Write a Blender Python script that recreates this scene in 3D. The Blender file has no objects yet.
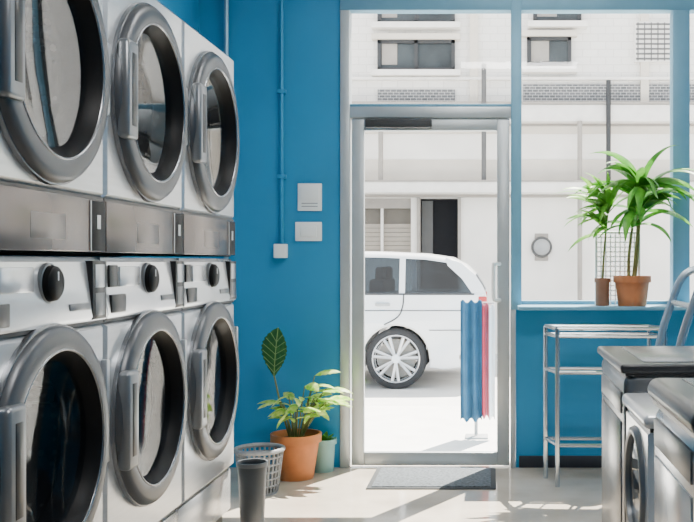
import bpy, bmesh, math, random
from mathutils import Vector, Matrix
random.seed(7)
C = bpy.context.scene.collection
PI = math.pi
F = 951.0; VX = 490.0; VY = 262.0; CH = 1.3
def P(px, py, Y):
    s = F / Y
    return Vector(((px - VX) / s, Y, CH - (py - VY) / s))

# ---------------------------------------------------------------- materials
def mat(name, col, rough=0.5, metal=0.0, var=0.06, scale=8.0, bump=0.0, coat=0.0, stretch=None, spec=None):
    m = bpy.data.materials.new(name); m.use_nodes = True
    nt = m.node_tree; b = nt.nodes['Principled BSDF']
    tc = nt.nodes.new('ShaderNodeTexCoord')
    mp = nt.nodes.new('ShaderNodeMapping')
    nt.links.new(tc.outputs['Object'], mp.inputs['Vector'])
    if stretch: mp.inputs['Scale'].default_value = stretch
    n = nt.nodes.new('ShaderNodeTexNoise'); n.inputs['Scale'].default_value = scale; n.inputs['Detail'].default_value = 4
    nt.links.new(mp.outputs['Vector'], n.inputs['Vector'])
    r = nt.nodes.new('ShaderNodeValToRGB')
    lo = [max(0, c * (1 - var)) for c in col]; hi = [min(1, c * (1 + var)) for c in col]
    r.color_ramp.elements[0].position = 0.3; r.color_ramp.elements[1].position = 0.7
    r.color_ramp.elements[0].color = (*lo, 1); r.color_ramp.elements[1].color = (*hi, 1)
    nt.links.new(n.outputs['Fac'], r.inputs['Fac'])
    nt.links.new(r.outputs['Color'], b.inputs['Base Color'])
    b.inputs['Roughness'].default_value = rough; b.inputs['Metallic'].default_value = metal
    b.inputs['Coat Weight'].default_value = coat
    if spec is not None: b.inputs['Specular IOR Level'].default_value = spec
    if bump > 0:
        bp = nt.nodes.new('ShaderNodeBump'); bp.inputs['Strength'].default_value = bump; bp.inputs['Distance'].default_value = 0.01
        nt.links.new(n.outputs['Fac'], bp.inputs['Height']); nt.links.new(bp.outputs['Normal'], b.inputs['Normal'])
    return m
def glass_mat(name, tint=(1, 1, 1), base=0.04, edge=0.8):
    """thin clear glass: straight-through plus a mirror share that grows towards grazing angles"""
    m = bpy.data.materials.new(name); m.use_nodes = True
    nt = m.node_tree; nt.nodes.clear()
    o = nt.nodes.new('ShaderNodeOutputMaterial'); mx = nt.nodes.new('ShaderNodeMixShader')
    t = nt.nodes.new('ShaderNodeBsdfTransparent'); t.inputs['Color'].default_value = (*tint, 1)
    g = nt.nodes.new('ShaderNodeBsdfGlossy'); g.inputs['Roughness'].default_value = 0.03
    lw = nt.nodes.new('ShaderNodeLayerWeight'); lw.inputs['Blend'].default_value = 0.5
    pw = nt.nodes.new('ShaderNodeMath'); pw.operation = 'POWER'; pw.inputs[1].default_value = 5
    mu = nt.nodes.new('ShaderNodeMath'); mu.operation = 'MULTIPLY_ADD'; mu.inputs[1].default_value = edge; mu.inputs[2].default_value = base
    nt.links.new(lw.outputs['Facing'], pw.inputs[0]); nt.links.new(pw.outputs[0], mu.inputs[0]); nt.links.new(mu.outputs[0], mx.inputs[0])
    nt.links.new(t.outputs[0], mx.inputs[1]); nt.links.new(g.outputs[0], mx.inputs[2]); nt.links.new(mx.outputs[0], o.inputs[0])
    return m
def brick_mat(name, c1, c2, mortar, scale=3.0, ms=0.012):
    m = bpy.data.materials.new(name); m.use_nodes = True
    nt = m.node_tree; b = nt.nodes['Principled BSDF']
    tc = nt.nodes.new('ShaderNodeTexCoord'); mp = nt.nodes.new('ShaderNodeMapping')
    mp.inputs['Rotation'].default_value = (PI / 2, 0, 0)
    nt.links.new(tc.outputs['Object'], mp.inputs['Vector'])
    br = nt.nodes.new('ShaderNodeTexBrick'); br.inputs['Scale'].default_value = scale
    br.inputs['Color1'].default_value = (*c1, 1); br.inputs['Color2'].default_value = (*c2, 1); br.inputs['Mortar'].default_value = (*mortar, 1)
    br.inputs['Mortar Size'].default_value = ms
    nt.links.new(mp.outputs['Vector'], br.inputs['Vector']); nt.links.new(br.outputs['Color'], b.inputs['Base Color'])
    b.inputs['Roughness'].default_value = 0.8
    return m
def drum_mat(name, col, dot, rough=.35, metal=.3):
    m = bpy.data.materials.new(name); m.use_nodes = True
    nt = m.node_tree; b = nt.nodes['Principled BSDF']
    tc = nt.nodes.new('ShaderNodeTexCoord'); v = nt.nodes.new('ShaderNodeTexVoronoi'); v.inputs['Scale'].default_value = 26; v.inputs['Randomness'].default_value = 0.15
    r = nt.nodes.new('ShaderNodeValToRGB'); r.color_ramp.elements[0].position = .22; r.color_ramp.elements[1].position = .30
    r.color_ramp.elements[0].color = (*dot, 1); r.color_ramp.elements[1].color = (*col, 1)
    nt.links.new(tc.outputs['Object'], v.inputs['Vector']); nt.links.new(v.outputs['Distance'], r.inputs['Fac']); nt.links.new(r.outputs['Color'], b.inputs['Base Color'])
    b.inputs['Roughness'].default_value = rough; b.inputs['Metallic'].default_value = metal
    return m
def leaf_mat(name, c1, c2, scale, thr=0.5, w=0.06, tl=0.35):
    m = mat(name, c1, 0.42); nt = m.node_tree
    r = [n for n in nt.nodes if n.type == 'VALTORGB'][0]; n = [n for n in nt.nodes if n.type == 'TEX_NOISE'][0]
    n.inputs['Scale'].default_value = scale
    r.color_ramp.elements[0].position = thr - w; r.color_ramp.elements[1].position = thr + w
    r.color_ramp.elements[0].color = (*c1, 1); r.color_ramp.elements[1].color = (*c2, 1)
    out = [q for q in nt.nodes if q.type == 'OUTPUT_MATERIAL'][0]
    tr = nt.nodes.new('ShaderNodeBsdfTranslucent'); nt.links.new(r.outputs['Color'], tr.inputs['Color'])
    mx = nt.nodes.new('ShaderNodeMixShader'); mx.inputs[0].default_value = tl
    nt.links.new(nt.nodes['Principled BSDF'].outputs[0], mx.inputs[1]); nt.links.new(tr.outputs[0], mx.inputs[2]); nt.links.new(mx.outputs[0], out.inputs[0])
    return m

M = {}
M['blue'] = mat('blue_wall_paint', (0.018, 0.245, 0.47), 0.42, var=0.07, scale=2, bump=0.03)
M['ceil'] = mat('ceiling_white', (0.75, 0.75, 0.75), 0.8)
M['rear'] = mat('rear_wall_grey', (0.22, 0.23, 0.24), 0.8)
M['floor'] = mat('polished_concrete', (0.47, 0.415, 0.345), 0.08, var=0.20, scale=2.5)
M['base'] = mat('dark_baseboard', (0.02, 0.025, 0.035), 0.5)
M['alu'] = mat('grey_aluminium', (0.47, 0.51, 0.53), 0.35, 0.4, var=0.04)
M['alublue'] = mat('blue_grey_frame', (0.14, 0.33, 0.46), 0.45, 0.1, var=0.04)
M['glass'] = glass_mat('clear_glass', (0.98, 0.985, 0.985), .02, .6)
M['silver'] = mat('silver_panel', (0.65, 0.67, 0.69), 0.25, 0.6, var=0.05, scale=4, stretch=(1, 1, 14))
M['silver2'] = mat('bright_silver', (0.78, 0.80, 0.82), 0.22, 0.6, var=0.03)
M['satin'] = mat('satin_handle', (0.50, 0.52, 0.54), 0.28, 0.8, var=0.03)
M['handle'] = mat('door_handle_grey', (0.21, 0.22, 0.232), 0.32, 0.6, var=0.04)
M['chrome'] = mat('chrome', (0.80, 0.81, 0.83), 0.12, 1.0, var=0.02)
M['ring'] = mat('door_ring_charcoal', (0.085, 0.09, 0.098), 0.36, 0.5, var=0.05)
M['ringedge'] = mat('door_ring_edge', (0.24, 0.25, 0.265), 0.26, 0.8, var=0.05)
M['ringdark'] = mat('door_ring_dark', (0.006, 0.0065, 0.0075), 0.45, 0.0, var=0.05, spec=.12)
M['black'] = mat('black_plastic', (0.007, 0.007, 0.008), 0.35)
M['taupe'] = mat('taupe_control_panel', (0.165, 0.138, 0.125), 0.24, 0.55, var=0.04)
M['taupe2'] = mat('taupe_label', (0.21, 0.18, 0.165), 0.3, 0.5)
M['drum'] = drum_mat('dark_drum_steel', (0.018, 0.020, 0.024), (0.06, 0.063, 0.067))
M['drumlight'] = drum_mat('steel_drum', (0.075, 0.082, 0.09), (0.015, 0.016, 0.018), .25, .7)
M['dglass'] = glass_mat('door_glass', (0.65, 0.7, 0.75), .02, .40)
M['dglassl'] = glass_mat('door_glass_clear', (0.8, 0.83, 0.85), .07, 1.5)
M['greypan'] = mat('grey_insert', (0.16, 0.17, 0.18), 0.3, 0.4)
M['terra'] = mat('terracotta', (0.56, 0.19, 0.06), 0.7, var=0.12, scale=12)
M['terrab'] = mat('dark_terracotta', (0.42, 0.15, 0.055), 0.6, var=0.15, scale=12)
M['terrad'] = mat('brown_terracotta', (0.26, 0.12, 0.07), 0.7, var=0.12, scale=12)
M['soil'] = mat('soil', (0.04, 0.025, 0.015), 0.9, var=0.4, scale=40, bump=0.5)
M['palepot'] = mat('pale_green_pot', (0.24, 0.44, 0.42), 0.5)
M['variegated'] = leaf_mat('variegated_leaf', (0.20, 0.50, 0.04), (0.74, 0.88, 0.26), 24, 0.50, 0.14, .45)
M['darkleaf'] = leaf_mat('dark_leaf', (0.03, 0.11, 0.02), (0.07, 0.18, 0.035), 30, 0.55, 0.1, .2)
M['vein'] = mat('pale_leaf_vein', (0.24, 0.36, 0.11), 0.5)
M['green'] = leaf_mat('palm_leaf', (0.03, 0.17, 0.018), (0.13, 0.39, 0.04), 14, 0.5, 0.2, .35)
M['lime'] = leaf_mat('light_palm_leaf', (0.09, 0.31, 0.035), (0.26, 0.52, 0.08), 14, 0.5, 0.2, .4)
M['stem'] = mat('plant_stem', (0.17, 0.19, 0.06), 0.7, var=0.2, scale=30)
M['bin'] = mat('dark_grey_bin', (0.05, 0.058, 0.066), 0.4)
M['basket'] = mat('grey_basket', (0.24, 0.25, 0.26), 0.6, var=0.2, scale=40)
M['mat'] = mat('grey_doormat', (0.085, 0.10, 0.115), 0.9, var=0.5, scale=60, bump=0.4)
M['matedge'] = mat('doormat_edge', (0.04, 0.045, 0.05), 0.8)
M['white'] = mat('white_plastic', (0.88, 0.89, 0.88), 0.4, var=0.02)
M['wirewhite'] = mat('pale_coated_wire', (0.74, 0.75, 0.75), 0.4, var=0.02)
M['grey'] = mat('mid_grey', (0.36, 0.37, 0.38), 0.5)
M['conduit'] = mat('blue_conduit', (0.03, 0.28, 0.50), 0.4, 0.2)
M['steelpipe'] = mat('blue_steel_pipe', (0.25, 0.42, 0.54), 0.35, 0.5)
M['tube'] = mat('tube_steel', (0.55, 0.59, 0.62), 0.2, 0.9, var=0.03)
M['tubeblue'] = mat('pale_blue_tube', (0.52, 0.61, 0.68), 0.25, 0.7, var=0.03)
M['appl'] = mat('appliance_silver_white', (0.74, 0.755, 0.77), 0.2, 0.3, var=0.03)
M['applsilver'] = mat('appliance_shiny_silver', (0.62, 0.64, 0.66), 0.2, 0.55, var=0.03)
M['applgrey'] = mat('appliance_grey', (0.12, 0.128, 0.137), 0.26, 0.4, var=0.04)
M['appldark'] = mat('appliance_side_grey', (0.15, 0.158, 0.168), 0.26, 0.5, var=0.04)
M['darkgrey'] = mat('dark_charcoal_top', (0.028, 0.030, 0.034), 0.28, 0.1, spec=.3)
M['street'] = mat('pale_asphalt', (0.66, 0.645, 0.62), 0.85, var=0.08, scale=3)
M['pave'] = mat('pale_pavement', (0.76, 0.745, 0.715), 0.85, var=0.07, scale=4)
M['bwall'] = brick_mat('white_brick', (0.84, 0.82, 0.785), (0.79, 0.77, 0.735), (0.66, 0.64, 0.61), 2.2)
M['bplaster'] = mat('white_plaster', (0.88, 0.85, 0.80), 0.8, var=0.10, scale=1.2)
M['bbeige'] = mat('beige_band', (0.68, 0.625, 0.545), 0.8, var=0.08, scale=2)
M['bledge'] = mat('pale_ledge', (0.82, 0.795, 0.755), 0.8)
M['bwarm'] = mat('warm_grey_trim_and_shade', (0.33, 0.305, 0.275), 0.8)  # shared by real trims and the facade strips that draw shade as colour
M['bgrey'] = mat('facade_grey', (0.13, 0.13, 0.13), 0.7, spec=.1)
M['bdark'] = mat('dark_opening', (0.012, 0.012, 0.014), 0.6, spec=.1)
M['bpane'] = mat('facade_pane', (0.045, 0.055, 0.06), 0.15, var=0.5, scale=2, spec=.25)
M['bframe'] = mat('facade_frame', (0.05, 0.052, 0.055), 0.5, spec=.15)
M['bshut'] = mat('dark_beige_shutter', (0.14, 0.125, 0.105), 0.7)
M['bslat'] = mat('beige_slat', (0.36, 0.325, 0.275), 0.7)
M['lattice'] = brick_mat('lattice_band', (0.10, 0.105, 0.11), (0.16, 0.16, 0.165), (0.62, 0.62, 0.61), 6, .018)
M['carw'] = mat('white_car_paint', (0.76, 0.77, 0.79), 0.2, 0.0, var=0.01, coat=0.5)
M['carglass'] = glass_mat('car_glass', (0.22, 0.27, 0.31), .05, .4)
M['carseat'] = mat('car_seat_fabric', (0.07, 0.07, 0.075), 0.8)
M['carline'] = mat('car_panel_gap', (0.08, 0.08, 0.085), 0.6, spec=.1)
M['tyre'] = mat('tyre_rubber', (0.02, 0.02, 0.022), 0.8)
M['rim'] = mat('alloy_rim', (0.66, 0.67, 0.69), 0.28, 0.6)
M['red'] = mat('red_plastic', (0.50, 0.06, 0.09), 0.7, spec=.1)
M['redlamp'] = mat('red_lamp', (0.42, 0.05, 0.05), 0.2)
M['binblue'] = mat('blue_grey_cloth', (0.045, 0.12, 0.20), 0.8, spec=.1, var=.2, scale=6)
M['pink'] = mat('pink_cloth', (0.55, 0.20, 0.25), 0.8, spec=.1, var=.15, scale=8)

# ---------------------------------------------------------------- mesh helpers
def merge(dst, src):
    me = bpy.data.meshes.new('tmp'); src.to_mesh(me); src.free(); dst.from_mesh(me); bpy.data.meshes.remove(me)
def box(bm, x0, x1, y0, y1, z0, z1, bev=0.0, seg=2):
    t = bmesh.new()
    bmesh.ops.create_cube(t, size=1)
    for v in t.verts:
        v.co = Vector(((x0 + x1) / 2 + v.co.x * (x1 - x0), (y0 + y1) / 2 + v.co.y * (y1 - y0), (z0 + z1) / 2 + v.co.z * (z1 - z0)))
    if bev > 0: bmesh.ops.bevel(t, geom=t.edges[:], offset=bev, segments=seg, affect='EDGES', profile=0.5)
    merge(bm, t); return bm
def B(*a, **k): return box(bmesh.new(), *a, **k)
def smooth_path(pts, n=6):
    pts = [Vector(p) for p in pts]; out = []
    for i in range(len(pts) - 1):
        p0 = pts[max(i - 1, 0)]; p1 = pts[i]; p2 = pts[i + 1]; p3 = pts[min(i + 2, len(pts) - 1)]
        for k in range(n):
            t = k / n
            out.append(0.5 * ((2 * p1) + (-p0 + p2) * t + (2 * p0 - 5 * p1 + 4 * p2 - p3) * t * t + (-p0 + 3 * p1 - 3 * p2 + p3) * t ** 3))
    out.append(pts[-1]); return out
def tube(bm, pts, r, n=10, smooth=0, r1=None):
    pts = smooth_path(pts, smooth) if smooth else [Vector(p) for p in pts]
    rings = []; up = None
    for i, p in enumerate(pts):
        d = (pts[min(i + 1, len(pts) - 1)] - pts[max(i - 1, 0)]).normalized()
        if up is None:
            up = Vector((0, 0, 1)) if abs(d.z) < 0.9 else Vector((1, 0, 0))
        a = d.cross(up).normalized(); b = a.cross(d).normalized(); up = b
        rr = r if r1 is None else r + (r1 - r) * i / (len(pts) - 1)
        rings.append([bm.verts.new(p + a * rr * math.cos(2 * PI * k / n) + b * rr * math.sin(2 * PI * k / n)) for k in range(n)])
    for i in range(len(rings) - 1):
        for k in range(n):
            bm.faces.new((rings[i][k], rings[i][(k + 1) % n], rings[i + 1][(k + 1) % n], rings[i + 1][k]))
    bm.faces.new(rings[0]); bm.faces.new(rings[-1]); return bm
def lathe(bm, prof, axis='Z', c=(0, 0, 0), n=48, wave=0.0, wn=9):
    c = Vector(c); rings = []
    for a, r in prof:
        if r < 1e-6:
            p = {'Z': Vector((0, 0, a)), 'X': Vector((a, 0, 0)), 'Y': Vector((0, a, 0))}[axis]
            rings.append([bm.verts.new(c + p)]); continue
        ring = []
        for k in range(n):
            rr = r * (1 + wave * math.cos(wn * 2 * PI * k / n + 1.5 * a))
            u, v = rr * math.cos(2 * PI * k / n), rr * math.sin(2 * PI * k / n)
            p = {'Z': Vector((u, v, a)), 'X': Vector((a, u, v)), 'Y': Vector((u, a, v))}[axis]
            ring.append(bm.verts.new(c + p))
        rings.append(ring)
    for i in range(len(rings) - 1):
        A, Bq = rings[i], rings[i + 1]
        for k in range(n):
            k2 = (k + 1) % n
            if len(A) == 1 and len(Bq) == 1: break
            if len(A) == 1: bm.faces.new((A[0], Bq[k2], Bq[k]))
            elif len(Bq) == 1: bm.faces.new((A[k], A[k2], Bq[0]))
            else: bm.faces.new((A[k], A[k2], Bq[k2], Bq[k]))
    return bm
def prism(bm, poly, plane, d0, d1, bev=0.0, hw=None, seg=3):
    """poly of (a, z) extruded along y from d0 to d1 (plane XZ); hw(z) optional half width"""
    t = bmesh.new()
    A = [t.verts.new((a, d0 if hw is None else -hw(z), z)) for a, z in poly]
    D = [t.verts.new((a, d1 if hw is None else hw(z), z)) for a, z in poly]
    f0 = t.faces.new(A); f1 = t.faces.new(D[::-1])
    for i in range(len(poly)):
        j = (i + 1) % len(poly); t.faces.new((A[j], A[i], D[i], D[j]))
    bmesh.ops.recalc_face_normals(t, faces=t.faces[:])
    if bev > 0: bmesh.ops.bevel(t, geom=list(set(f0.edges[:] + f1.edges[:])), offset=bev, segments=seg, affect='EDGES', profile=0.5)
    merge(bm, t); return bm
def obj(name, bm, m, parent=None, ang=35, recalc=True):
    if recalc: bmesh.ops.recalc_face_normals(bm, faces=bm.faces[:])
    me = bpy.data.meshes.new(name); bm.to_mesh(me); bm.free()
    me.polygons.foreach_set('use_smooth', [True] * len(me.polygons))
    me.set_sharp_from_angle(angle=math.radians(ang))
    me.materials.append(m)
    o = bpy.data.objects.new(name, me); C.objects.link(o)
    if parent: o.parent = parent
    return o
def tag(o, label, cat, group=None):
    o['label'] = label; o['category'] = cat
    if group: o['group'] = group
    return o
def thing(name, label, cat, loc=(0, 0, 0), rz=0, group=None):
    o = bpy.data.objects.new(name, None); C.objects.link(o); o.empty_display_size = 0.1
    o.location = loc; o.rotation_euler = (0, 0, rz)
    return tag(o, label, cat, group)
def struct(name, bm, m, label=None, parent=None):
    o = obj(name, bm, m, parent)
    if not parent:
        o['kind'] = 'structure'
        if label: o['label'] = label
    return o
def dup(root, loc, label):
    r = root.copy(); C.objects.link(r); r.location = loc; r['label'] = label
    for ch in list(root.children):
        c = ch.copy(); C.objects.link(c); c.parent = r
        for g in list(ch.children):
            d = g.copy(); C.objects.link(d); d.parent = c
    return r

# ---------------------------------------------------------------- setting
WY = 6.02; XL = -1.842; XR = 2.6; Y0 = -1.6; ZC = 3.4
def wx(px): return (px - VX) * WY / F
def wz(py): return CH - (py - VY) * WY / F
struct('floor', B(XL - .2, XR + .2, Y0, WY + .2, -.1, 0), M['floor'], 'pale polished concrete floor')
struct('ceiling', B(XL - .2, XR + .2, Y0, WY + .2, ZC, ZC + .1), M['ceil'], 'white ceiling')
struct('wall_left', B(XL - .2, XL, Y0, WY + .2, 0, ZC), M['blue'], 'blue painted wall behind the stacked machines')
struct('wall_right', B(XR, XR + .2, Y0, WY + .2, 0, ZC), M['blue'], 'blue painted right wall')
struct('wall_rear', B(XL - .2, XR + .2, Y0 - .2, Y0, 0, ZC), M['rear'], 'grey wall behind the camera')
b = B(XL, wx(340), WY, WY + .2, 0, ZC)
box(b, wx(516), XR, WY, WY + .2, 0, 1.0); box(b, wx(340), XR, WY, WY + .2, 3.02, ZC)
struct('wall_back', b, M['blue'], 'blue painted front wall around the glass door and window')
b = B(wx(519), XR, WY - .012, WY, 0, .075, bev=.003)
struct('baseboard_back', b, M['base'], 'dark baseboard below the window')
# storefront frame
b = B(wx(340.5), wx(350), WY - .02, WY + .08, 0, 3.02, bev=.004)
box(b, wx(510.5), wx(515.5), WY - .02, WY + .08, 0, 1.0, bev=.003)
box(b, wx(350), wx(511), WY - .018, WY + .075, wz(118), wz(107), bev=.004)
struct('trim_1', b, M['alu'], 'grey aluminium frame around the glass door')
b = B(wx(511), wx(521.5), WY - .03, WY + .08, 1.0, 3.02, bev=.004)
box(b, wx(340.5), XR, WY - .025, WY + .07, wz(11), 3.02, bev=.004)
box(b, wx(672), wx(689), WY - .03, WY + .08, 1.03, wz(11), bev=.004)
box(b, wx(521.5), wx(672), WY + .0, WY + .06, 1.03, 1.055, bev=.004)
box(b, wx(350), wx(511), WY - .01, WY + .05, wz(107), wz(104), bev=.003)
struct('trim_2', b, M['alublue'], 'blue grey mullions around the shop windows')
struct('trim_3', B(wx(517), XR, 5.75, WY, 1.008, 1.03, bev=.006), M['alublue'], 'window sill carrying the potted plants')
# panes
o = struct('window_1', B(wx(350), wx(511), WY + .03, WY + .04, wz(104), wz(11)), M['glass'], 'glass transom above the door')
o = struct('window_2', B(wx(521.5), wx(672), WY + .03, WY + .04, 1.055, wz(11)), M['glass'], 'large shop window')
o = struct('window_3', B(wx(689), XR, WY + .03, WY + .04, 1.03, wz(11)), M['glass'], 'shop window at the right end')
# door
b = B(wx(351.5), wx(364), WY, WY + .045, .012, wz(118.5), bev=.004)
box(b, wx(497), wx(509.5), WY, WY + .045, .012, wz(118.5), bev=.004)
box(b, wx(364), wx(497), WY, WY + .045, wz(130.5), wz(118.5), bev=.004)
box(b, wx(364), wx(497), WY, WY + .045, .012, wz(452.5), bev=.004)
door = struct('door_1', b, M['alu'], 'glass door with grey aluminium frame')
obj('door_pane', B(wx(364), wx(497), WY + .018, WY + .026, wz(452.5), wz(130.5)), M['glass'], door)
b = bmesh.new()
hx = wx(493.5)
tube(b, [(hx + .04, WY, wz(264)), (hx + .01, WY - .03, wz(264)), (hx, WY - .04, wz(267)), (hx, WY - .04, wz(296)), (hx + .01, WY - .03, wz(300)), (hx + .04, WY, wz(300))], .013, 10, 5)
obj('pull_handle', b, M['white'], door)
obj('door_closer', B(wx(366), wx(432), WY - .045, WY - .001, wz(128.5), wz(120), bev=.006), M['bframe'], door)

# ---------------------------------------------------------------- stacked machines
XF = -1.275; W = 0.80; DEP = 0.55
def hole_panel(y0, y1, z0, z1, cz, r, ch=0.018, n=64):
    bm = bmesh.new()
    iy0, iy1, iz0, iz1 = y0 + ch, y1 - ch, z0 + ch, z1 - ch
    angs = [2 * PI * k / n for k in range(n)]
    for yy in (iy0, iy1):
        for zz in (iz0, iz1): angs.append(math.atan2(zz - cz, yy) % (2 * PI))
    angs = sorted(angs)
    I, O, E = [], [], []
    for a in angs:
        c, s = math.cos(a), math.sin(a)
        t = 1e9
        if c > 1e-9: t = min(t, iy1 / c)
        if c < -1e-9: t = min(t, iy0 / c)
        if s > 1e-9: t = min(t, (iz1 - cz) / s)
        if s < -1e-9: t = min(t, (iz0 - cz) / s)
        yy, zz = t * c, cz + t * s
        I.append(bm.verts.new((0, r * c, cz + r * s))); O.append(bm.verts.new((0, yy, zz)))
        ey = y1 if abs(yy - iy1) < 1e-6 else (y0 if abs(yy - iy0) < 1e-6 else yy)
        ez = z1 if abs(zz - iz1) < 1e-6 else (z0 if abs(zz - iz0) < 1e-6 else zz)
        E.append(bm.verts.new((-ch, ey, ez)))
    m = len(angs)
    for k in range(m):
        j = (k + 1) % m
        bm.faces.new((I[k], I[j], O[j], O[k])); bm.faces.new((O[k], O[j], E[j], E[k]))
    return bm
def shell(x0, x1, y0, y1, z0, z1):
    bm = bmesh.new(); v = {}
    for i, x in enumerate((x0, x1)):
        for j, y in enumerate((y0, y1)):
            for k, z in enumerate((z0, z1)): v[i, j, k] = bm.verts.new((x, y, z))
    for q in (((0, 0, 0), (0, 0, 1), (0, 1, 1), (0, 1, 0)), ((0, 0, 0), (1, 0, 0), (1, 0, 1), (0, 0, 1)), ((0, 1, 0), (0, 1, 1), (1, 1, 1), (1, 1, 0)),
              ((0, 0, 0), (0, 1, 0), (1, 1, 0), (1, 0, 0)), ((0, 0, 1), (1, 0, 1), (1, 1, 1), (0, 1, 1))):
        bm.faces.new([v[k] for k in q])
    return bm
def door_parts(t, cz, drum_m, glass_m, R=.362):
    k = R / .362
    def L(pr): return lathe(bmesh.new(), [(a, r * k) for a, r in pr], 'X', (0, 0, cz), 72)
    ring = obj('door_ring', L([(.016, .359), (.028, .355), (.036, .347), (.041, .332), (.044, .296), (.042, .290)]), M['ring'], t, 60)
    obj('ring_edge', L([(-.002, .364), (.010, .364), (.016, .363), (.017, .358)]), M['ringedge'], ring, 60)
    obj('ring_bevel', L([(.042, .292), (.045, .290), (.045, .286), (.040, .283)]), M['ringedge'], ring, 70)
    obj('inner_ring', L([(.041, .285), (.030, .277), (.008, .260), (-.03, .248), (-.07, .240)]), M['ringdark'], ring, 60)
    obj('door_glass', L([(.000, .254), (-.004, .22), (-.012, .15), (-.016, .07), (-.017, 0)]), glass_m, t, 60)
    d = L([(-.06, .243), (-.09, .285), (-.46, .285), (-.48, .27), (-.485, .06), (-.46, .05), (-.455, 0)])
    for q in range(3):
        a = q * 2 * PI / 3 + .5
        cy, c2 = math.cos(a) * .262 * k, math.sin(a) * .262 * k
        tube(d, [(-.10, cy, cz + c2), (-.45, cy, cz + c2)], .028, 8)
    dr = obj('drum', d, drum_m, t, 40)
    hy = -.330 * k
    hb = bmesh.new()
    box(hb, .016, .058, hy - .050, hy + .050, cz - .170, cz + .170, bev=.016, seg=4)
    for v in hb.verts:      # follow the curve of the ring
        v.co.y += 1.5 * (v.co.z - cz) ** 2
    hd = obj('door_handle', hb, M['handle'], t, 40)
    hs = B(.054, .0595, hy - .004, hy + .036, cz - .125, cz + .125, bev=.002)
    for v in hs.verts: v.co.y += 1.5 * (v.co.z - cz) ** 2
    obj('handle_recess', hs, M['black'], hd)
def lower_washer():
    t = thing('washing_machine', '', 'washing machine', (0, 0, 0), 0, 'lower row of stacked washing machines')
    y0, y1 = -W / 2 + .003, W / 2 - .003; zb, zt = .285, 1.316
    obj('body', shell(-DEP, -.018, y0, y1, zb, zt), M['silver'], t)
    obj('front_panel', hole_panel(y0, y1, zb, 1.102, .76, .30), M['silver'], t, 25)
    obj('plinth', B(-DEP, -.02, y0, y1, .07, .270, bev=.006), M['silver'], t)
    obj('kickplate', B(-DEP, -.06, y0 + .004, y1 - .004, 0, .07), M['black'], t)
    obj('seam', B(-DEP + .01, -.03, y0 + .004, y1 - .004, .270, .285), M['black'], t)
    obj('panel_joint', B(-.04, -.004, y0 + .002, y1 - .002, 1.100, 1.112), M['black'], t)
    c = bmesh.new()
    poly = [(-.02, 1.110), (.004, 1.112), (.010, 1.125), (-.012, 1.300), (-.03, 1.316), (-.05, 1.316), (-.05, 1.110)]
    prism(c, poly, 'XZ', y0, y1)
    cp = obj('control_panel', c, M['silver2'], t)
    dl = obj('dial', lathe(bmesh.new(), [(-.005, .054), (.018, .050), (.025, .041), (.026, 0)], 'X', (.002, 0, 1.238), 40), M['ringdark'], t, 40)
    obj('dial_ring', lathe(bmesh.new(), [(-.008, .060), (.003, .059), (.005, .054)], 'X', (.0, 0, 1.238), 40), M['greypan'], dl, 40)
    obj('dial_pointer', B(.025, .028, -.004, .004, 1.246, 1.272, bev=.001), M['satin'], dl)
    obj('display', B(-.004, .0125, -.372, -.245, 1.128, 1.190, bev=.004), M['black'], t)
    obj('display', B(-.004, .0045, -.372, -.300, 1.215, 1.290, bev=.003), M['black'], t)
    obj('detergent_drawer', B(-.004, .006, -.285, -.10, 1.215, 1.285, bev=.004), M['silver'], t)
    obj('button_strip', B(-.004, .0095, .12, .26, 1.150, 1.172, bev=.003), M['greypan'], t)
    ins = obj('coin_unit', B(-.02, .0105, .278, .388, 1.116, 1.304, bev=.002), M['black'], t)
    obj('coin_display', B(.008, .0118, .298, .370, 1.218, 1.292, bev=.001), M['satin'], ins)
    obj('coin_plate', B(.008, .0118, .298, .370, 1.128, 1.200, bev=.001), M['greypan'], ins)
    obj('hinge', B(-.004, .020, .366, .394, .64, .98, bev=.006), M['satin'], t)
    door_parts(t, .76, M['drum'], M['dglass'], .360)
    return t
def upper_dryer():
    t = thing('tumble_dryer', '', 'tumble dryer', (0, 0, 0), 0, 'upper row of stacked dryers')
    y0, y1 = -W / 2 + .003, W / 2 - .003; zt = .995
    obj('body', shell(-DEP, -.018, y0, y1, .004, zt), M['silver'], t)
    obj('front_panel', hole_panel(y0, y1, .186, zt, .568, .30), M['silver'], t, 25)
    cp = obj('control_panel', B(-.03, .004, y0, y1, .010, .180, bev=.004), M['taupe'], t)
    obj('panel_label', B(.002, .0048, -.12, .10, .045, .120, bev=.001), M['taupe2'], cp)
    obj('panel_joint', B(-.04, -.004, y0 + .002, y1 - .002, .178, .190), M['black'], t)
    ins = obj('coin_unit', B(-.01, .0055, .278, .388, .014, .174, bev=.001), M['ringdark'], t)
    obj('coin_frame', B(.004, .0065, .272, .280, .014, .174, bev=.0005), M['satin'], ins)
    obj('coin_plate', B(.005, .0070, .322, .350, .085, .13, bev=.0005), M['satin'], ins)
    obj('hinge', B(-.004, .022, .366, .396, .46, .70, bev=.006), M['satin'], t)
    door_parts(t, .568, M['drumlight'], M['dglassl'], .365)
    return t
YC = [2.75, 3.55, 4.35]
wl = ['silver washing machine nearest the camera, bottom of its stack, cut by the left edge',
      'silver front-loading washing machine at the bottom of the middle stack',
      'silver front-loading washing machine at the bottom of the far stack, beside the grey bin']
dl = ['silver tumble dryer on top of the nearest stack, door cut by the top left corner',
      'silver tumble dryer with taupe panel on top of the middle stack',
      'silver tumble dryer on top of the far stack, next to the blue wall']
w0 = lower_washer(); w0.location = (XF, YC[0], 0); w0['label'] = wl[0]
u0 = upper_dryer(); u0.location = (XF, YC[0], 1.322); u0['label'] = dl[0]
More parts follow.
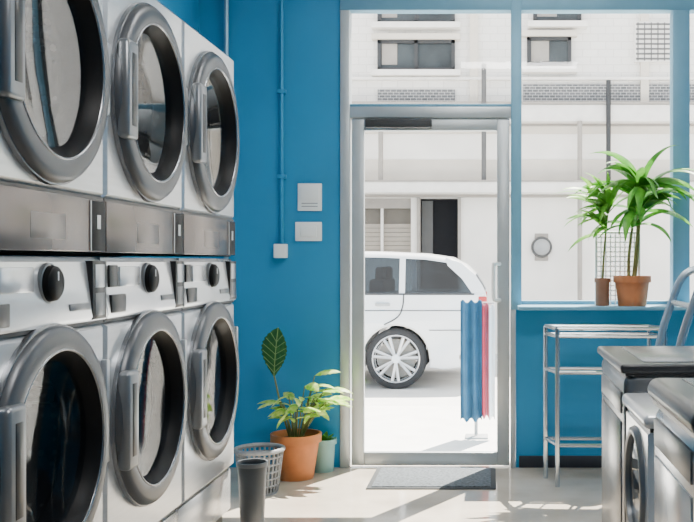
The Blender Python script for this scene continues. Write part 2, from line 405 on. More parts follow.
for i in (1, 2):
    dup(w0, (XF, YC[i], 0), wl[i]); dup(u0, (XF, YC[i], 1.322), dl[i])

# ---------------------------------------------------------------- washers on the right, facing left
def right_washer(label, yc, w, h, top_m, body_m, front_m, cz, R, lid_m, rnd_=.014, th=.034, bb_=.02):
    t = thing('compact_washer', label, 'washing machine', (.42, yc, 0), PI)
    y0, y1 = -w / 2, w / 2
    if R:
        obj('body', shell(-.62, -.02, y0, y1, .03, h - th + .004), body_m, t)
        obj('front_panel', hole_panel(y0, y1, .03, h - th + .004, cz, R * .82, .02), front_m, t, 25)
    else:
        obj('body', B(-.62, -.002, y0, y1, .03, h - th + .004, bev=bb_, seg=5), body_m, t, 50)
        obj('front_panel', B(-.02, .002, y0 + .07, y1 - .07, .10, h - .19, bev=.003), front_m, t)
        obj('fascia', B(-.02, .003, y0 + .07, y1 - .07, h - .165, h - .095, bev=.003), M['greypan'], t)
    obj('top_gasket', B(-.618, -.004, y0 + .006, y1 - .006, h - th - .008, h - th + .003), M['black'], t)
    tp = obj('top', B(-.63, .012, y0 - .002, y1 + .002, h - th, h, bev=rnd_, seg=6), top_m, t, 50)
    obj('lid', B(-.56, -.07, y0 + .06, y1 - .06, h - .004, h + .003, bev=.003), lid_m, tp)
    for sx in (-.58, -.06):
        for sy in (y0 + .06, y1 - .06):
            obj('foot', lathe(bmesh.new(), [(0, 0), (0, .025), (.035, .022), (.035, 0)], 'Z', (sx, sy, 0), 16), M['black'], t)
    if R:
        dr = obj('door_ring', lathe(bmesh.new(), [(-.002, R), (.010, R * .97), (.014, R * .90), (.010, R * .84), (-.03, R * .78)], 'X', (0, 0, cz), 40), M['greypan'], t, 50)
        obj('door_glass', lathe(bmesh.new(), [(.0, R * .81), (.003, R * .5), (.005, 0)], 'X', (0, 0, cz), 40), M['dglass'], t, 60)
        obj('drum', lathe(bmesh.new(), [(-.03, R * .80), (-.4, R * .8), (-.4, 0)], 'X', (0, 0, cz), 32), M['drum'], t)
        obj('edge_trim', B(-.022, .0025, y0 + .002, y0 + .018, .035, h - th, bev=.003), M['black'], t)
    return t
right_washer('dark grey washing machine with flat charcoal top at right, in front of the steel rack', 3.30, .66, .98, M['darkgrey'], M['appldark'], M['applgrey'], .50, 0, M['applgrey'], .012, .03, .04)
right_washer('small white washing machine with round door, lowest of the three at right', 2.735, .44, .895, M['appl'], M['appl'], M['appl'], .66, .17, M['silver2'], .018, .04)
right_washer('silver washing machine with thick rounded charcoal top in the lower right corner', 2.20, .58, 1.0, M['darkgrey'], M['applsilver'], M['applsilver'], .52, 0, M['applgrey'], .03, .06, .055)

# ---------------------------------------------------------------- wall items
def wbox(x0, y0, x1, y1, d, Y=WY, bev=.004): return B(wx(x0), wx(x1), Y - d, Y, wz(y1), wz(y0), bev=bev)
t = thing('wall_panel', 'square white control panel on the blue wall, upper of two', 'wall panel', (wx(310), WY, wz(197)))
def wloc(bm, ox, oz):
    for v in bm.verts: v.co -= Vector((ox, WY, oz))
    return bm
ox, oz = wx(310), wz(197)
obj('backplate', wloc(wbox(298, 183.5, 322, 211, .012), ox, oz), M['white'], t)
obj('cover', wloc(wbox(301, 187, 319, 200, .018, bev=.002), ox, oz), M['white'], t)
obj('vent', wloc(wbox(302, 203, 318, 204, .014, bev=.0), ox, oz), M['grey'], t)
obj('vent', wloc(wbox(302, 206, 318, 207, .014, bev=.0), ox, oz), M['grey'], t)
ox, oz = wx(309), wz(231.5)
t = thing('light_switch', 'wide white switch plate below the square panel on the blue wall', 'light switch', (ox, WY, oz))
obj('backplate', wloc(wbox(295.5, 222, 322, 241, .012), ox, oz), M['white'], t)
obj('rocker', wloc(wbox(301, 226, 317, 237, .018, bev=.003), ox, oz), M['white'], t)
ox, oz = wx(281.5), wz(251)
t = thing('electrical_conduit', 'thin blue conduit running down the blue wall to a small grey box', 'conduit', (ox, WY, oz))
b = bmesh.new()
cx = wx(282.5) - ox
tube(b, [(wx(335) - ox, -.02, wz(-8) - oz), (cx + .12, -.02, wz(-8) - oz), (cx + .03, -.02, wz(-6) - oz), (cx, -.02, wz(2) - oz), (cx, -.02, wz(10) - oz), (cx, -.02, wz(246) - oz)], .0125, 10)
obj('pipe', b, M['conduit'], t)
obj('outlet_box', wloc(wbox(275, 244, 288, 258, .045, bev=.005), ox, oz), M['white'], t)
for yy in (90, 175):
    obj('clip', wloc(wbox(278.5, yy, 286.5, yy + 4, .036, bev=.003), ox, oz), M['conduit'], t)
b = bmesh.new(); tube(b, [(wx(228), WY - .04, 0), (wx(228), WY - .04, ZC)], .016, 12)
tag(obj('water_pipe', b, M['steelpipe']), 'vertical pale blue steel pipe rising behind the far dryer', 'pipe')

# ---------------------------------------------------------------- plants
def leaf(bm, base, az, elev, L, w, droop, n=8, peak=.45, fold=.25, twist=0.0, serr=0.0):
    p = Vector(base); h = Vector((math.cos(az), math.sin(az), 0)); side0 = Vector((-h.y, h.x, 0)); rows = []; info = []
    for i in range(n + 1):
        t = i / n; e = elev - droop * t
        d = h * math.cos(e) + Vector((0, 0, 1)) * math.sin(e)
        nrm = side0.cross(d) * -1
        side = (side0 * math.cos(twist) + nrm * math.sin(twist))
        nn = d.cross(side)
        ww = w * (math.sin(PI * t ** (math.log(.5) / math.log(peak))) ** .8 if 0 < t < 1 else 0.02)
        info.append((p.copy(), side, nn, ww))
        if serr and i % 2: ww *= 1 - serr
        rows.append((bm.verts.new(p + side * ww + nn * (-fold) * ww), bm.verts.new(p), bm.verts.new(p - side * ww + nn * (-fold) * ww)))
        p = p + d * (L / n)
    for i in range(n):
        a, c = rows[i], rows[i + 1]
        bm.faces.new((a[0], a[1], c[1], c[0])); bm.faces.new((a[1], a[2], c[2], c[1]))
    return info
def pot_prof(h, rt, rb, rim=.012, rimh=.05):
    return [(0, 0), (0, rb), (h - rimh, rt - rim - .002), (h - rimh, rt), (h, rt), (h, rt - .014), (h - rimh - .02, rt - .022), (h - rimh - .02, 0)]
# floor plant in terracotta
pp = thing('potted_plant', 'bright yellow-green leafy plant in a terracotta pot on the floor beside the door', 'potted plant', ((296 - VX) * 5.73 / F, 5.73, 0))
obj('pot', lathe(bmesh.new(), pot_prof(.27, .152, .104), 'Z'), M['terra'], pp, 30)
obj('soil', lathe(bmesh.new(), [(.23, .132), (.24, .08), (.24, 0)], 'Z', n=32), M['soil'], pp)
st = bmesh.new(); lf = bmesh.new()
rnd = random.Random(3)
spec = [(0.15, .85, .24), (-.3, .75, .30), (1.0, 1.0, .22), (4.3, .8, .16), (4.6, .9, .16), (5.2, .7, .2), (5.8, 1.0, .26), (5.5, .4, .2), (2.0, 1.2, .2), (4.9, 1.25, .2), (0.0, 1.15, .30), (-.15, .45, .22), (3.1, 1.25, .18), (0.3, 1.3, .26),
        (4.4, 1.3, .26), (5.0, 1.0, .28), (-.5, 1.2, .36), (.1, 1.0, .34), (-.2, 1.3, .42), (-.6, .9, .30), (5.3, 1.2, .36), (-.1, .7, .28), (3.7, 1.2, .22), (-.4, .95, .34)]
for az, el, L in spec:
    h = Vector((math.cos(az), math.sin(az), 0)); base = Vector((h.x * .03, h.y * .03, .235))
    end = base + h * math.cos(el) * L * .8 + Vector((0, 0, 1)) * math.sin(el) * L * .75 + Vector((0, 0, .08))
    if el < .6: end.z += .06
    mid = (base + end) / 2 + Vector((0, 0, .03))
    tube(st, [base, mid, end], .005, 6, 4, .003)
    la = az + rnd.uniform(-.4, .4); le = rnd.uniform(.1, .6); dr_ = rnd.uniform(.7, 1.3)
    # each frond: a terminal leaflet and a pair of narrow side leaflets
    leaf(lf, end, la, le, rnd.uniform(.14, .19), rnd.uniform(.026, .038), dr_, 10, twist=rnd.uniform(-.8, .8), serr=.18)
    q0 = base.lerp(end, .75) + Vector((0, 0, .01))
    for sg in (-1, 1):
        leaf(lf, q0, la + sg * rnd.uniform(.7, 1.1), le + rnd.uniform(-.1, .3), rnd.uniform(.08, .12), rnd.uniform(.015, .022), dr_, 8, twist=rnd.uniform(-.8, .8), serr=.2)
obj('stems', st, M['stem'], pp); obj('foliage', lf, M['variegated'], pp, 80, False)
b = bmesh.new(); tube(b, [(-.03, -.02, .235), (-.08, -.03, .42), (-.125, -.03, .62)], .007, 8, 6, .005)
obj('tall_stem', b, M['stem'], pp)
b = bmesh.new(); inf = leaf(b, (-.125, -.03, .61), PI * .9, 1.62, .30, .110, -.1, 24, .56, .15, PI / 2 - .25, .10)
o = obj('tall_leaf', b, M['darkleaf'], pp, 80, False); o['label'] = 'tall rounded dark green leaf with pale veins'
v = bmesh.new()
tube(v, [q[0] - q[2] * .002 for q in inf], .003, 6)
for i in range(2, 20, 3):
    a0 = inf[i]; a1 = inf[min(i + 4, 23)]
    for sg in (1, -1):
        f1 = .86
        tube(v, [a0[0] - a0[2] * .002, a1[0] + a1[1] * sg * a1[3] * f1 - a1[2] * (.15 * f1 * a1[3] + .002)], .002, 5)
obj('leaf_veins', v, M['vein'], o)
# small pale pot behind
sp = thing('potted_plant', 'small pale green pot with leaves behind the terracotta pot, against the door frame', 'potted plant', (wx(326), 5.92, 0))
obj('pot', lathe(bmesh.new(), pot_prof(.20, .082, .064, .008, .03), 'Z', n=32), M['palepot'], sp, 30)
obj('soil', lathe(bmesh.new(), [(.15, .07), (.16, 0)], 'Z', n=24), M['soil'], sp)
b = bmesh.new()
for k in range(9): leaf(b, (0, 0, .155), k * .7, 1.0 + .4 * ((k * 37) % 5) / 5, .11, .022, 1.0)
obj('foliage', b, M['green'], sp, 80, False)
# sill plants
SZ = 1.03
dp = thing('potted_plant', 'tall strap-leaved plant in a terracotta pot on the window sill', 'potted plant', (.876, 5.862, SZ))
obj('pot', lathe(bmesh.new(), pot_prof(.185, .116, .086, .01, .04), 'Z'), M['terrab'], dp, 30)
obj('soil', lathe(bmesh.new(), [(.15, .10), (.16, 0)], 'Z', n=32), M['soil'], dp)
st = bmesh.new(); tube(st, [(.01, 0, .15), (.03, 0, .35), (.04, 0, .52), (.05, 0, .70)], .016, 10, 5, .011)
tube(st, [(-.02, 0, .15), (-.02, 0, .3), (.0, -.01, .48)], .012, 10, 5, .008)
obj('stem', st, M['stem'], dp)
lf = bmesh.new(); rnd = random.Random(11)
heads = [((.05, 0, .70), 15, .44, (.3, 1.45)), ((.05, 0, .58), 10, .40, (.2, .9)), ((0, -.01, .48), 7, .34, (.3, 1.3)), ((.05, 0, .64), 8, .48, (.6, 1.3))]
for hp, n, L, (e0, e1) in heads:
    for k in range(n):
        az = 2 * PI * k / n + rnd.uniform(-.3, .3)
        if math.sin(az) > .25: az = -az        # the pane is right behind: leaves lean into the room
        leaf(lf, hp, az, rnd.uniform(e0, e1), L * rnd.uniform(.8, 1.1), .034, rnd.uniform(1.0, 2.1), 11, .40, .3, rnd.uniform(-.7, .7))
obj('foliage', lf, M['green'], dp, 80, False)
lp = thing('potted_plant', 'smaller light green palm in a narrow brown pot on the window sill', 'potted plant', (.695, 5.88, SZ))
obj('pot', lathe(bmesh.new(), pot_prof(.17, .05, .042, .005, .025), 'Z', n=32), M['terrad'], lp, 30)
obj('soil', lathe(bmesh.new(), [(.14, .04), (.145, 0)], 'Z', n=24), M['soil'], lp)
st = bmesh.new(); lf = bmesh.new()
tube(st, [(0, 0, .14), (.01, -.01, .34), (.03, -.02, .56)], .008, 8, 5, .005)
for k in range(34):
    az = PI + rnd.uniform(-1.4, 1.5)
    if math.sin(az) > .25: az = -az
    el = rnd.uniform(-.1, 1.3)
    leaf(lf, (.03, -.02, rnd.uniform(.44, .66)), az, el, rnd.uniform(.22, .37), .022, rnd.uniform(.6, 1.6), 8, .42, .3, rnd.uniform(-.8, .8))
for k in range(5):
    leaf(lf, (.03, -.02, .56), rnd.uniform(-1.6, .2), rnd.uniform(.9, 1.4), .28, .021, 1.2, 8, .42, .3)
obj('stem', st, M['stem'], lp); obj('foliage', lf, M['lime'], lp, 80, False)
# pale wire screen standing on the sill behind the pots
wr = thing('wire_screen', 'pale grey wire grid screen standing on the window sill behind the pots', 'wire screen', (.805, 5.996, SZ))
b = bmesh.new(); tube(b, [(-.135, 0, 0), (-.135, 0, .44), (-.125, 0, .455), (.125, 0, .455), (.135, 0, .44), (.135, 0, 0)], .0085, 8); obj('frame', b, M['wirewhite'], wr)
b = bmesh.new()
for k in range(1, 9): tube(b, [(-.135 + k * .27 / 9, 0, .0), (-.135 + k * .27 / 9, 0, .455)], .0042, 6)
for k in range(1, 15): tube(b, [(-.135, 0, k * .455 / 15), (.135, 0, k * .455 / 15)], .0042, 6)
obj('wire_mesh', b, M['wirewhite'], wr)

# ---------------------------------------------------------------- bins, mat
t = thing('waste_bin', 'dark grey round plastic bin at the end of the washing machines', 'bin', (-1.165, 4.66, 0))
obj('bucket', lathe(bmesh.new(), [(0, 0), (0, .056), (.31, .070), (.31, .066), (.012, .052), (.012, 0)], 'Z'), M['bin'], t, 40)
obj('rim', lathe(bmesh.new(), [(.302, .0705), (.302, .076), (.322, .076), (.322, .066), (.302, .066)], 'Z'), M['greypan'], t, 40)
t = thing('laundry_basket', 'grey woven basket on the floor behind the dark bin', 'basket', (-1.30, 5.36, 0))
b = lathe(bmesh.new(), [(0, 0), (0, .10), (.015, .10)], 'Z')
for k in range(28):
    a = 2 * PI * k / 28
    tube(b, [(.10 * math.cos(a), .10 * math.sin(a), .01), (.13 * math.cos(a), .13 * math.sin(a), .24)], .006, 6)
for z in (.05, .09, .13, .17, .21):
    r = .10 + .03 * z / .24
    tube(b, [(r * math.cos(2 * PI * k / 32), r * math.sin(2 * PI * k / 32), z) for k in range(33)], .006, 6)
obj('weave', b, M['basket'], t)
b = bmesh.new(); tube(b, [(.132 * math.cos(2 * PI * k / 40), .132 * math.sin(2 * PI * k / 40), .245) for k in range(41)], .013, 8)
obj('rim', b, M['basket'], t)
t = thing('doormat', 'dark grey rectangular doormat on the floor in front of the glass door', 'doormat', (-.34, 5.70, 0))
obj('border', B(-.37, .375, -.27, .27, 0, .008, bev=.003), M['matedge'], t)
obj('pile', B(-.34, .345, -.245, .245, .006, .014, bev=.003), M['mat'], t)

# ---------------------------------------------------------------- tubular rack
t = thing('tubular_rack', 'open tubular steel laundry rack standing under the window', 'rack', (.39, 5.50, 0))
fl = Vector((0, 0, 0)); bl = Vector((-.055, .22, 0)); dx = Vector((.62, -.02, 0))
H = .915; r = .014
def up(v, z): return Vector((v.x, v.y, z))
for a in (fl, bl, fl + dx, bl + dx):
    b = bmesh.new(); tube(b, [up(a, 0), up(a, H)], r, 10); obj('post', b, M['tube'], t)
for z in (H, .87, .66, .24):
    b = bmesh.new()
    tube(b, [up(fl, z), up(fl + dx, z)], r * .8, 10); tube(b, [up(bl, z), up(bl + dx, z)], r * .8, 10)
    tube(b, [up(fl, z), up(bl, z)], r * .8, 10); tube(b, [up(fl + dx, z), up(bl + dx, z)], r * .8, 10)
    obj('rail_frame', b, M['tube'], t)
# laundry cart
t = thing('laundry_cart', 'pale tubular laundry cart with bent handle bars behind the dark grey washer', 'cart', (.85, 4.45, 0))
for yy in (-.22, .26):
    b = bmesh.new()
    tube(b, [(-.02, yy, .10), (-.02, yy, .70), (-.01, yy, .90), (.05, yy, 1.10), (.10, yy, 1.22), (.16, yy, 1.262), (.24, yy, 1.268), (.60, yy, 1.268), (.66, yy, 1.23), (.68, yy, 1.1), (.68, yy, .10)], .019, 10, 4)
    obj('side_tube', b, M['tubeblue'], t)
for (x, z) in ((.24, 1.268), (.055, 1.10), (-.02, .40), (.68, .40), (.68, .80), (-.02, .80)):
    b = bmesh.new(); tube(b, [(x, -.22, z), (x, .26, z)], .014, 10)
    obj('cross_bar', b, M['tubeblue'], t)
b = bmesh.new()
for k in range(12):
    x = -.0 + k * .66 / 11
    tube(b, [(x, -.20, .80), (x, -.20, .42), (x, .24, .42), (x, .24, .80)], .004, 6)
for z in (.42, .55, .68, .80):
    tube(b, [(-.01, -.2, z), (.67, -.2, z), (.67, .24, z), (-.01, .24, z), (-.01, -.2, z)], .004, 6)
obj('wire_basket', b, M['tube'], t)
for x in (-.02, .68):
    for yy in (-.22, .26):
        obj('caster', lathe(bmesh.new(), [(-.015, 0), (-.015, .05), (.015, .05), (.015, 0)], 'Y', (x, yy, .05), 20), M['black'], t)

# ---------------------------------------------------------------- outside
o = struct('pavement', B(-14, 14, WY + .2, 8.6, -.1, -.0), M['pave'], 'pale pavement outside the door')
o = struct('street', B(-14, 14, 8.6, 12.6, -.1, -.0), M['street'], 'pale sunlit street')
o = struct('far_pavement', B(-14, 14, 12.6, 14.2, -.1, .08), M['pave'], 'pavement across the street')
BY = 14.0
bl_ = thing('building', 'white brick building with grey framed windows across the street', 'building', (0, BY, 0))
def bb(x0, y0, x1, y1, d, bev=0.0, back=.05):
    a = P(x0, y1, BY); c = P(x1, y0, BY)
    return B(a.x, c.x, -d, back, a.z, c.z, bev=bev)
ZB = P(0, 120, BY).z; ZD = P(0, 198, BY).z; ZW = P(0, 262, BY).z
obj('brick_wall', B(-12, 12, 0, .4, ZB, 5.7), M['bwall'], bl_)
# ground floor wall with two recessed openings
def gx(px): return P(px, 0, BY).x
b = B(-12, gx(340), 0, .4, .08, ZB); box(b, gx(340), gx(411), 0, .4, ZD, ZB); box(b, gx(340), gx(411), 0, .4, .08, P(0, 254, BY).z)
box(b, gx(411), gx(419), 0, .4, .08, ZB); box(b, gx(419), gx(459), 0, .4, ZD, ZB); box(b, gx(459), 12, 0, .4, .08, ZB)
obj('ground_wall', b, M['bplaster'], bl_)
obj('canopy_ledge', bb(-200, 184, 900, 195, .45, .02), M['bledge'], bl_)
obj('canopy_shade_line', bb(-200, 182.6, 900, 184.4, .46), M['bwarm'], bl_)  # thin dark strip drawing a shadow line along the canopy ledge
obj('canopy_under_shade', bb(-200, 195, 900, 197.5, .12), M['bwarm'], bl_)  # dark strip standing in for the shade under the canopy
obj('string_course', bb(-200, 107, 900, 124, .25, .02), M['bledge'], bl_)
obj('course_shade_line', bb(-200, 104.5, 900, 107, .27), M['bwarm'], bl_)  # thin dark strip drawing a shadow line along the string course
obj('course_under_shade', bb(-200, 124, 900, 126.5, .03), M['bwarm'], bl_)  # dark strip standing in for shade below the course, no recess
obj('beige_band', bb(-200, 160, 900, 182.6, .04), M['bbeige'], bl_)
obj('beige_band', bb(-200, 126.5, 900, 134, .02), M['bbeige'], bl_)
obj('upper_ledge', bb(-200, 78, 900, 81, .10, .01), M['bledge'], bl_)
obj('lattice_band', bb(378, 90, 455, 104.5, .05), M['lattice'], bl_)
obj('lattice_band', bb(523, 85, 700, 104.5, .05), M['lattice'], bl_)
for x in (470, 640):
    obj('pilaster', bb(x, 8, x + 8, 104.5, .08), M['bbeige'], bl_)
def bwin(x0, y0, x1, y1, n=2):
    b = bmesh.new(); a = P(x0, y1, BY); c = P(x1, y0, BY); f = .05
    box(b, a.x, c.x, -.08, .02, a.z, a.z + f); box(b, a.x, c.x, -.08, .02, c.z - f, c.z)
    for k in range(n + 1):
        x = a.x + (c.x - a.x - f) * k / n; box(b, x, x + f, -.08, .02, a.z, c.z)
    w = obj('window', b, M['bframe'], bl_)
    obj('pane', B(a.x, c.x, -.03, .01, a.z, c.z), M['bpane'], w)
    obj('sill', B(a.x - .08, c.x + .08, -.20, .02, a.z - .08, a.z), M['bledge'], w)
    obj('lintel', B(a.x - .08, c.x + .08, -.14, .02, c.z, c.z + .08), M['bbeige'], w)
    obj('blind', B(a.x + .06, a.x + (c.x - a.x) * .45 / n + .03, -.04, 0, a.z + .1, c.z - .05), M['bwarm'], w)
bwin(378, 41, 455, 72, 2); bwin(527, 38, 571, 69, 1); bwin(378, -30, 455, 25, 2); bwin(533, -30, 581, 24, 1)
bwin(240, 41, 310, 72, 2); bwin(720, 38, 770, 69, 1)
g = bb(634, 23, 672, 63, .09); w = obj('vent_grille', g, M['bledge'], bl_)
b = bmesh.new()
for k in range(8):
    merge(b, bb(635, 25 + k * 4.9, 671, 26.6 + k * 4.9, .105))
for k in range(6):
    merge(b, bb(636.5 + k * 6.6, 24, 637.5 + k * 6.6, 62, .102))
obj('grille_bars', b, M['bgrey'], w)
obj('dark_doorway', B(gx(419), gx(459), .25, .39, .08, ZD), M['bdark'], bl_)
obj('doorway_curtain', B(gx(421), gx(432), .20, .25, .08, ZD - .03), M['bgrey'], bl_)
b = B(gx(417), gx(420), -.05, .2, .08, ZD); box(b, gx(458), gx(461), -.05, .2, .08, ZD)
obj('doorway_frame', b, M['bwarm'], bl_)
sh = obj('shop_shutter', B(gx(340), gx(411), .16, .22, P(0, 254, BY).z, ZD), M['bshut'], bl_)
b = bmesh.new()
for k in range(7):
    z = P(0, 254, BY).z + k * .065; box(b, gx(340), gx(411), .145, .16, z, z + .058)
obj('shutter_slats', b, M['bslat'], sh)
obj('shop_fascia', bb(340, 198, 411, 208, -.06, back=.15), M['bwarm'], sh)
obj('shutter_post', bb(380, 208, 382.5, 254, -.09, back=.16), M['bledge'], sh)
for x, ya, yb, m_ in ((484, 68, 186, 'bgrey'), (606, 84, 192, 'bframe'), (383, 124, 184, 'bwarm'), (578, 124, 300, 'bwarm')):
    b = bmesh.new()
    a = P(x, yb, BY); c = P(x, ya, BY); tube(b, [(a.x, -.29, a.z), (c.x, -.29, c.z)], .035, 8)
    obj('drain_pipe', b, M[m_], bl_)
lpz = P(542, 247, BY - .15)
t = thing('wall_lamp', 'small round grey bulkhead lamp on the white wall across the street', 'wall lamp', (lpz.x, BY, lpz.z))
obj('globe', lathe(bmesh.new(), [(-.05, .125), (-.10, .115), (-.15, .08), (-.17, .03), (-.172, 0)], 'Y', (0, 0, 0), 28), M['grey'], t, 50)
obj('guard_rim', lathe(bmesh.new(), [(-.02, .15), (-.06, .155), (-.08, .14), (-.07, .122), (-.04, .12)], 'Y', (0, 0, 0), 28), M['bgrey'], t, 50)
obj('backplate', B(-.10, .10, -.025, 0, -.20, .20, bev=.01), M['bwarm'], t)

# ---------------------------------------------------------------- car (tail to the right)
car = thing('car', 'white hatchback parked on the street outside the glass door', 'car', (-.02, 10.57, 0))
def arc(cu, cz, r, n=14):
    a0 = math.asin((.22 - cz) / r)
    return [(cu + r * math.cos(PI - a0 - (PI - 2 * a0) * k / n), cz + r * math.sin(PI - a0 - (PI - 2 * a0) * k / n)) for k in range(n + 1)]
U1, U2, RZ = .94, 3.42, .31
poly = [(.04, .98), (.02, .90), (.03, .74), (0, .64), (0, .42), (.06, .25), (.45, .20)] + arc(U1, RZ, .345) + [(1.5, .20), (2.9, .20)] + arc(U2, RZ, .345) + \
       [(3.95, .22), (4.18, .32), (4.22, .50), (4.16, .68), (4.0, .82), (3.6, .92), (3.05, .98)]
b = bmesh.new(); prism(b, [(-u, z) for u, z in poly], 'XZ', -.87, .87, .025)
obj('body', b, M['carw'], car, 30)
hw = lambda z: .855 - (z - .97) * .42
b = bmesh.new()
rp = [(.13, 1.165), (.23, 1.268), (.38, 1.345), (.65, 1.385), (1.1, 1.406), (1.6, 1.412), (2.0, 1.380), (2.08, 1.35)]
rows = []
for u, z in rp:
    row = []
    for f_, dz in ((-1, -.06), (-1, -.03), (-.94, -.006), (-.6, .006), (0, .010), (.6, .006), (.94, -.006), (1, -.03), (1, -.06)):
        row.append(b.verts.new((-u, f_ * hw(z + min(dz, 0)), z + dz)))
    rows.append(row)
for i in range(len(rows) - 1):
    for j in range(8): b.faces.new((rows[i][j], rows[i][j + 1], rows[i + 1][j + 1], rows[i + 1][j]))
obj('roof', b, M['carw'], car, 50)
def pillar(bm, pts):
    for s in (-1, 1):
        A = [bm.verts.new((-u, s * (hw(z) + .002), z)) for u, z in pts]
        D = [bm.verts.new((-u, s * (hw(z) - .05), z)) for u, z in pts]
        n = len(pts); bm.faces.new(A); bm.faces.new(D[::-1])
        for i in range(n):
            j = (i + 1) % n; bm.faces.new((A[i], A[j], D[j], D[i]))
b = bmesh.new()
pillar(b, [(.02, .975), (.16, .975), (.27, 1.13), (.42, 1.265), (.44, 1.345), (.28, 1.29), (.13, 1.165), (.06, 1.06)])
obj('rear_pillar', b, M['carw'], car, 30)
b = bmesh.new(); pillar(b, [(2.95, .975), (2.80, .975), (2.00, 1.31), (2.08, 1.36)]); obj('front_pillar', b, M['carw'], car, 30)
for u in (.88, 1.76):
    b = bmesh.new(); pillar(b, [(u - .03, .975), (u + .03, .975), (u + .035, 1.345), (u - .025, 1.34)]); obj('door_pillar', b, M['carw' if u < 1 else 'bframe'], car, 30)
def side_glass(pts):
    b = bmesh.new()
    for s in (-1, 1):
        A = [b.verts.new((-u, s * (hw(z) - .012), z)) for u, z in pts]; b.faces.new(A)
    return obj('side_window', b, M['carglass'], car, recalc=False)
side_glass([(.14, .97), (.86, .97), (.86, 1.345), (.42, 1.31), (.25, 1.14)])
side_glass([(.90, .97), (1.74, .97), (1.74, 1.36), (1.2, 1.36), (.90, 1.345)])
side_glass([(1.78, .97), (2.85, .97), (2.02, 1.33), (1.78, 1.36)])
for (u0, z0), (u1, z1), nm in (((.03, .98), (.135, 1.155), 'rear_window'), ((2.94, .98), (2.09, 1.34), 'windscreen')):
    b = bmesh.new()
    b.faces.new([b.verts.new((-u0, -hw(z0) + .05, z0)), b.verts.new((-u1, -hw(z1) + .05, z1)), b.verts.new((-u1, hw(z1) - .05, z1)), b.verts.new((-u0, hw(z0) - .05, z0))])
    obj(nm, b, M['carglass'], car, recalc=False)
for u, ys in ((1.15, (0,)), (2.0, (-.36, .36))):
    for y in ys:
        wd_ = .62 if y == 0 else .24
        b = B(-u - .1, -u + .06, y - wd_, y + wd_, .70, 1.12, bev=.04, seg=3)
        for hy_ in ((-.38, .38) if y == 0 else (y,)): box(b, -u - .05, -u + .04, hy_ - .12, hy_ + .12, 1.10, 1.25, bev=.03)
        obj('car_seat', b, M['carseat'], car)
for s in (-1, 1):
    for cu in (U1, U2):
        wy = s * .76
        tw = lathe(bmesh.new(), [(-.10, .22), (-.105, .27), (-.095, .298), (-.075, .312), (.075, .312), (.095, .298), (.105, .27), (.10, .22)], 'Y', (-cu, wy, RZ), 40)
        wheel = obj('wheel', tw, M['tyre'], car, 40)
        rb = lathe(bmesh.new(), [(s * .085, .222), (s * .104, .246), (s * .110, .238), (s * .09, .220), (s * .05, .215)], 'Y', (-cu, wy, RZ), 40)
        lathe(rb, [(s * .06, 0), (s * .112, .0), (s * .112, .045), (s * .06, .05)], 'Y', (-cu, wy, RZ), 20)
        for k in range(7):
            a = 2 * PI * k / 7 + .2
            for da in (-.14, .14):
                tube(rb, [(-cu + .03 * math.cos(a), wy + s * .100, RZ + .03 * math.sin(a)), (-cu + .23 * math.cos(a + da), wy + s * .098, RZ + .23 * math.sin(a + da))], .013, 6, r1=.017)
        obj('rim', rb, M['rim'], wheel, 40)
        obj('brake_disc', lathe(bmesh.new(), [(s * .03, 0), (s * .03, .2)], 'Y', (-cu, wy, RZ), 30), M['bwarm'], wheel)
    for cu in (U1, U2):
        b = bmesh.new()
        pts = [(-cu + .350 * math.cos(q), s * .868, RZ + .350 * math.sin(q)) for q in [PI * j / 16 for j in range(17)]]
        tube(b, pts, .008, 6)
        obj('arch_trim', b, M['bledge'], car)
    b = B(-.10, -.015, s * .86 - .02, s * .86 + .02, .80, .95, bev=.012); obj('tail_light', b, M['redlamp'], car)
    b = bmesh.new()
    tube(b, [(-.86, s * .868, .97), (-.87, s * .872, .85), (-.92, s * .872, .74), (-1.06, s * .872, .66)], .008, 6, 4)
    obj('door_seam', b, M['carline'], car)
    for u in (1.76, 2.9):
        obj('door_seam', B(-u - .005, -u + .005, s * .868 - .004, s * .868 + .005, .28, .96), M['carline'], car)
    obj('crease_line', B(-3.2, -.14, s * .872 - .006, s * .872 + .006, .800, .808), M['carline'], car)
    obj('bumper_seam', B(-.60, -.02, s * .870 - .006, s * .870 + .005, .600, .608), M['carline'], car)
    obj('sill_trim', B(-3.05, -1.30, s * .868 - .006, s * .868 + .008, .215, .30, bev=.004), M['bwarm'], car)
    obj('belt_trim', B(-2.85, -.14, s * .858 - .01, s * .858 + .006, .962, .980), M['bframe'], car)
    for u in (1.06, 1.95):
        obj('door_handle', B(-u - .09, -u + .06, s * .885 - .015, s * .885 + .012, .85, .88, bev=.006), M['grey'], car)
obj('bumper_strip', B(-.30, .012, -.875, .875, .30, .36, bev=.015), M['bwarm'], car)
obj('headlight', B(-4.17, -3.9, -.82, -.5, .62, .76, bev=.03), M['rim'], car)
obj('headlight', B(-4.17, -3.9, .5, .82, .62, .76, bev=.03), M['rim'], car)
obj('mirror', B(-2.62, -2.48, -1.0, -.84, .98, 1.1, bev=.03), M['carw'], car)

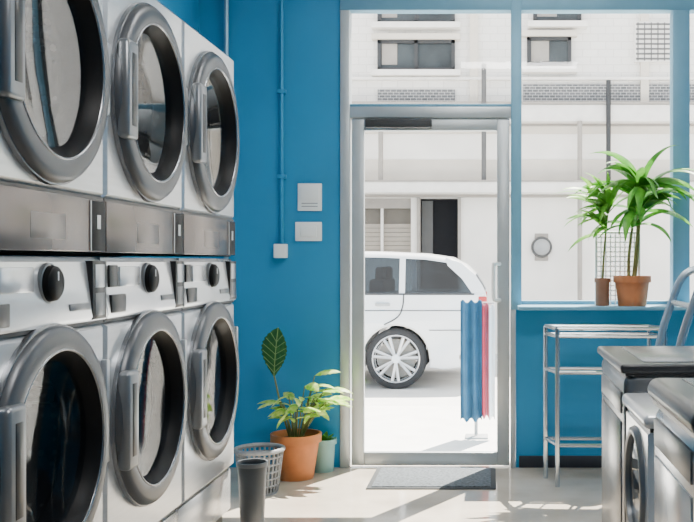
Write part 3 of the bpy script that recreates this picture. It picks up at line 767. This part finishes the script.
# folded cloth stand outside the door
t = thing('folded_banner', 'upright blue-grey cloth panel with pinkish-red and white strips standing outside the door', 'banner', (-.07, 7.0, 0))
s = F / 7.0
def q(px): return (px - VX) / s + .07
def cloth(x0, x1, y, z0, z1, th, amp, wn, ph=0):
    """hanging cloth: a thin sheet with soft vertical folds"""
    bm = bmesh.new(); nx, nz = 28, 12; F_, K_ = [], []
    for j in range(nz + 1):
        z = z0 + (z1 - z0) * j / nz; fr, bk = [], []
        for i in range(nx + 1):
            u = i / nx; x = x0 + (x1 - x0) * u
            yy = y + amp * math.sin(2 * PI * wn * u + ph + .8 * math.sin(2.2 * z)) * (1 - .35 * j / nz)
            zz = z + (.012 * math.sin(2 * PI * wn * u + ph) if j in (0, nz) else 0)
            fr.append(bm.verts.new((x, yy, zz))); bk.append(bm.verts.new((x, yy + th, zz)))
        F_.append(fr); K_.append(bk)
    for j in range(nz):
        for i in range(nx):
            bm.faces.new((F_[j][i], F_[j][i + 1], F_[j + 1][i + 1], F_[j + 1][i])); bm.faces.new((K_[j][i + 1], K_[j][i], K_[j + 1][i], K_[j + 1][i + 1]))
        bm.faces.new((F_[j][0], F_[j + 1][0], K_[j + 1][0], K_[j][0])); bm.faces.new((F_[j][nx], K_[j][nx], K_[j + 1][nx], F_[j + 1][nx]))
    for i in range(nx):
        bm.faces.new((F_[0][i], K_[0][i], K_[0][i + 1], F_[0][i + 1])); bm.faces.new((F_[nz][i], F_[nz][i + 1], K_[nz][i + 1], K_[nz][i]))
    return bm
obj('blue_cloth', cloth(q(460.5), q(482), -.03, .14, 1.01, .05, .022, 2.5), M['binblue'], t, 60)
obj('pink_cloth', cloth(q(481), q(489), -.02, .16, .99, .04, .014, 1.5, 1), M['pink'], t, 60)
obj('red_cloth', cloth(q(482.5), q(485.5), -.048, .18, .97, .02, .006, 1, 2), M['red'], t, 60)
obj('white_cloth', cloth(q(488.5), q(495), -.01, .15, .98, .03, .010, 1.2, 3), M['white'], t, 60)
b = bmesh.new()
tube(b, [(q(461), .04, .995), (q(494), .04, .995)], .010, 8); tube(b, [(q(476), .05, .02), (q(476), .05, 1.0)], .013, 8)
box(b, q(465), q(488), -.03, .13, 0, .014, bev=.004)
obj('stand', b, M['grey'], t)

# ---------------------------------------------------------------- light
wd = bpy.data.worlds.new('World'); bpy.context.scene.world = wd; wd.use_nodes = True
wd.node_tree.nodes['Background'].inputs['Color'].default_value = (0.97, 0.98, 1.0, 1)
wd.node_tree.nodes['Background'].inputs['Strength'].default_value = 3.5
sl = bpy.data.lights.new('sun', 'SUN'); sl.energy = 38; sl.angle = .006; sl.color = (1, .93, .82)
so = bpy.data.objects.new('sun', sl); C.objects.link(so)
el = math.radians(57); az = math.radians(28)
d = Vector((-math.sin(az) * math.cos(el), -math.cos(az) * math.cos(el), -math.sin(el)))
so.rotation_euler = d.to_track_quat('-Z', 'Y').to_euler(); so.location = (3, 12, 12)
for i, (x, y, e) in enumerate(((.2, 4.6, 38), (.3, 2.2, 66))):
    al = bpy.data.lights.new('ceiling_lamp', 'AREA'); al.shape = 'RECTANGLE'; al.size = 1.2; al.size_y = .3; al.energy = e; al.color = (1, .98, .95)
    ao = bpy.data.objects.new('ceiling_lamp', al); C.objects.link(ao); ao.location = (x, y, 3.35)

cam = bpy.data.cameras.new('camera'); cam.sensor_width = 36; cam.lens = F / 694 * 36
cam.shift_x = (347 - VX) / 694; cam.shift_y = (VY - 261) / 694
co = bpy.data.objects.new('camera', cam); C.objects.link(co); co.location = (0, 0, CH); co.rotation_euler = (PI / 2, 0, 0)
bpy.context.scene.camera = co
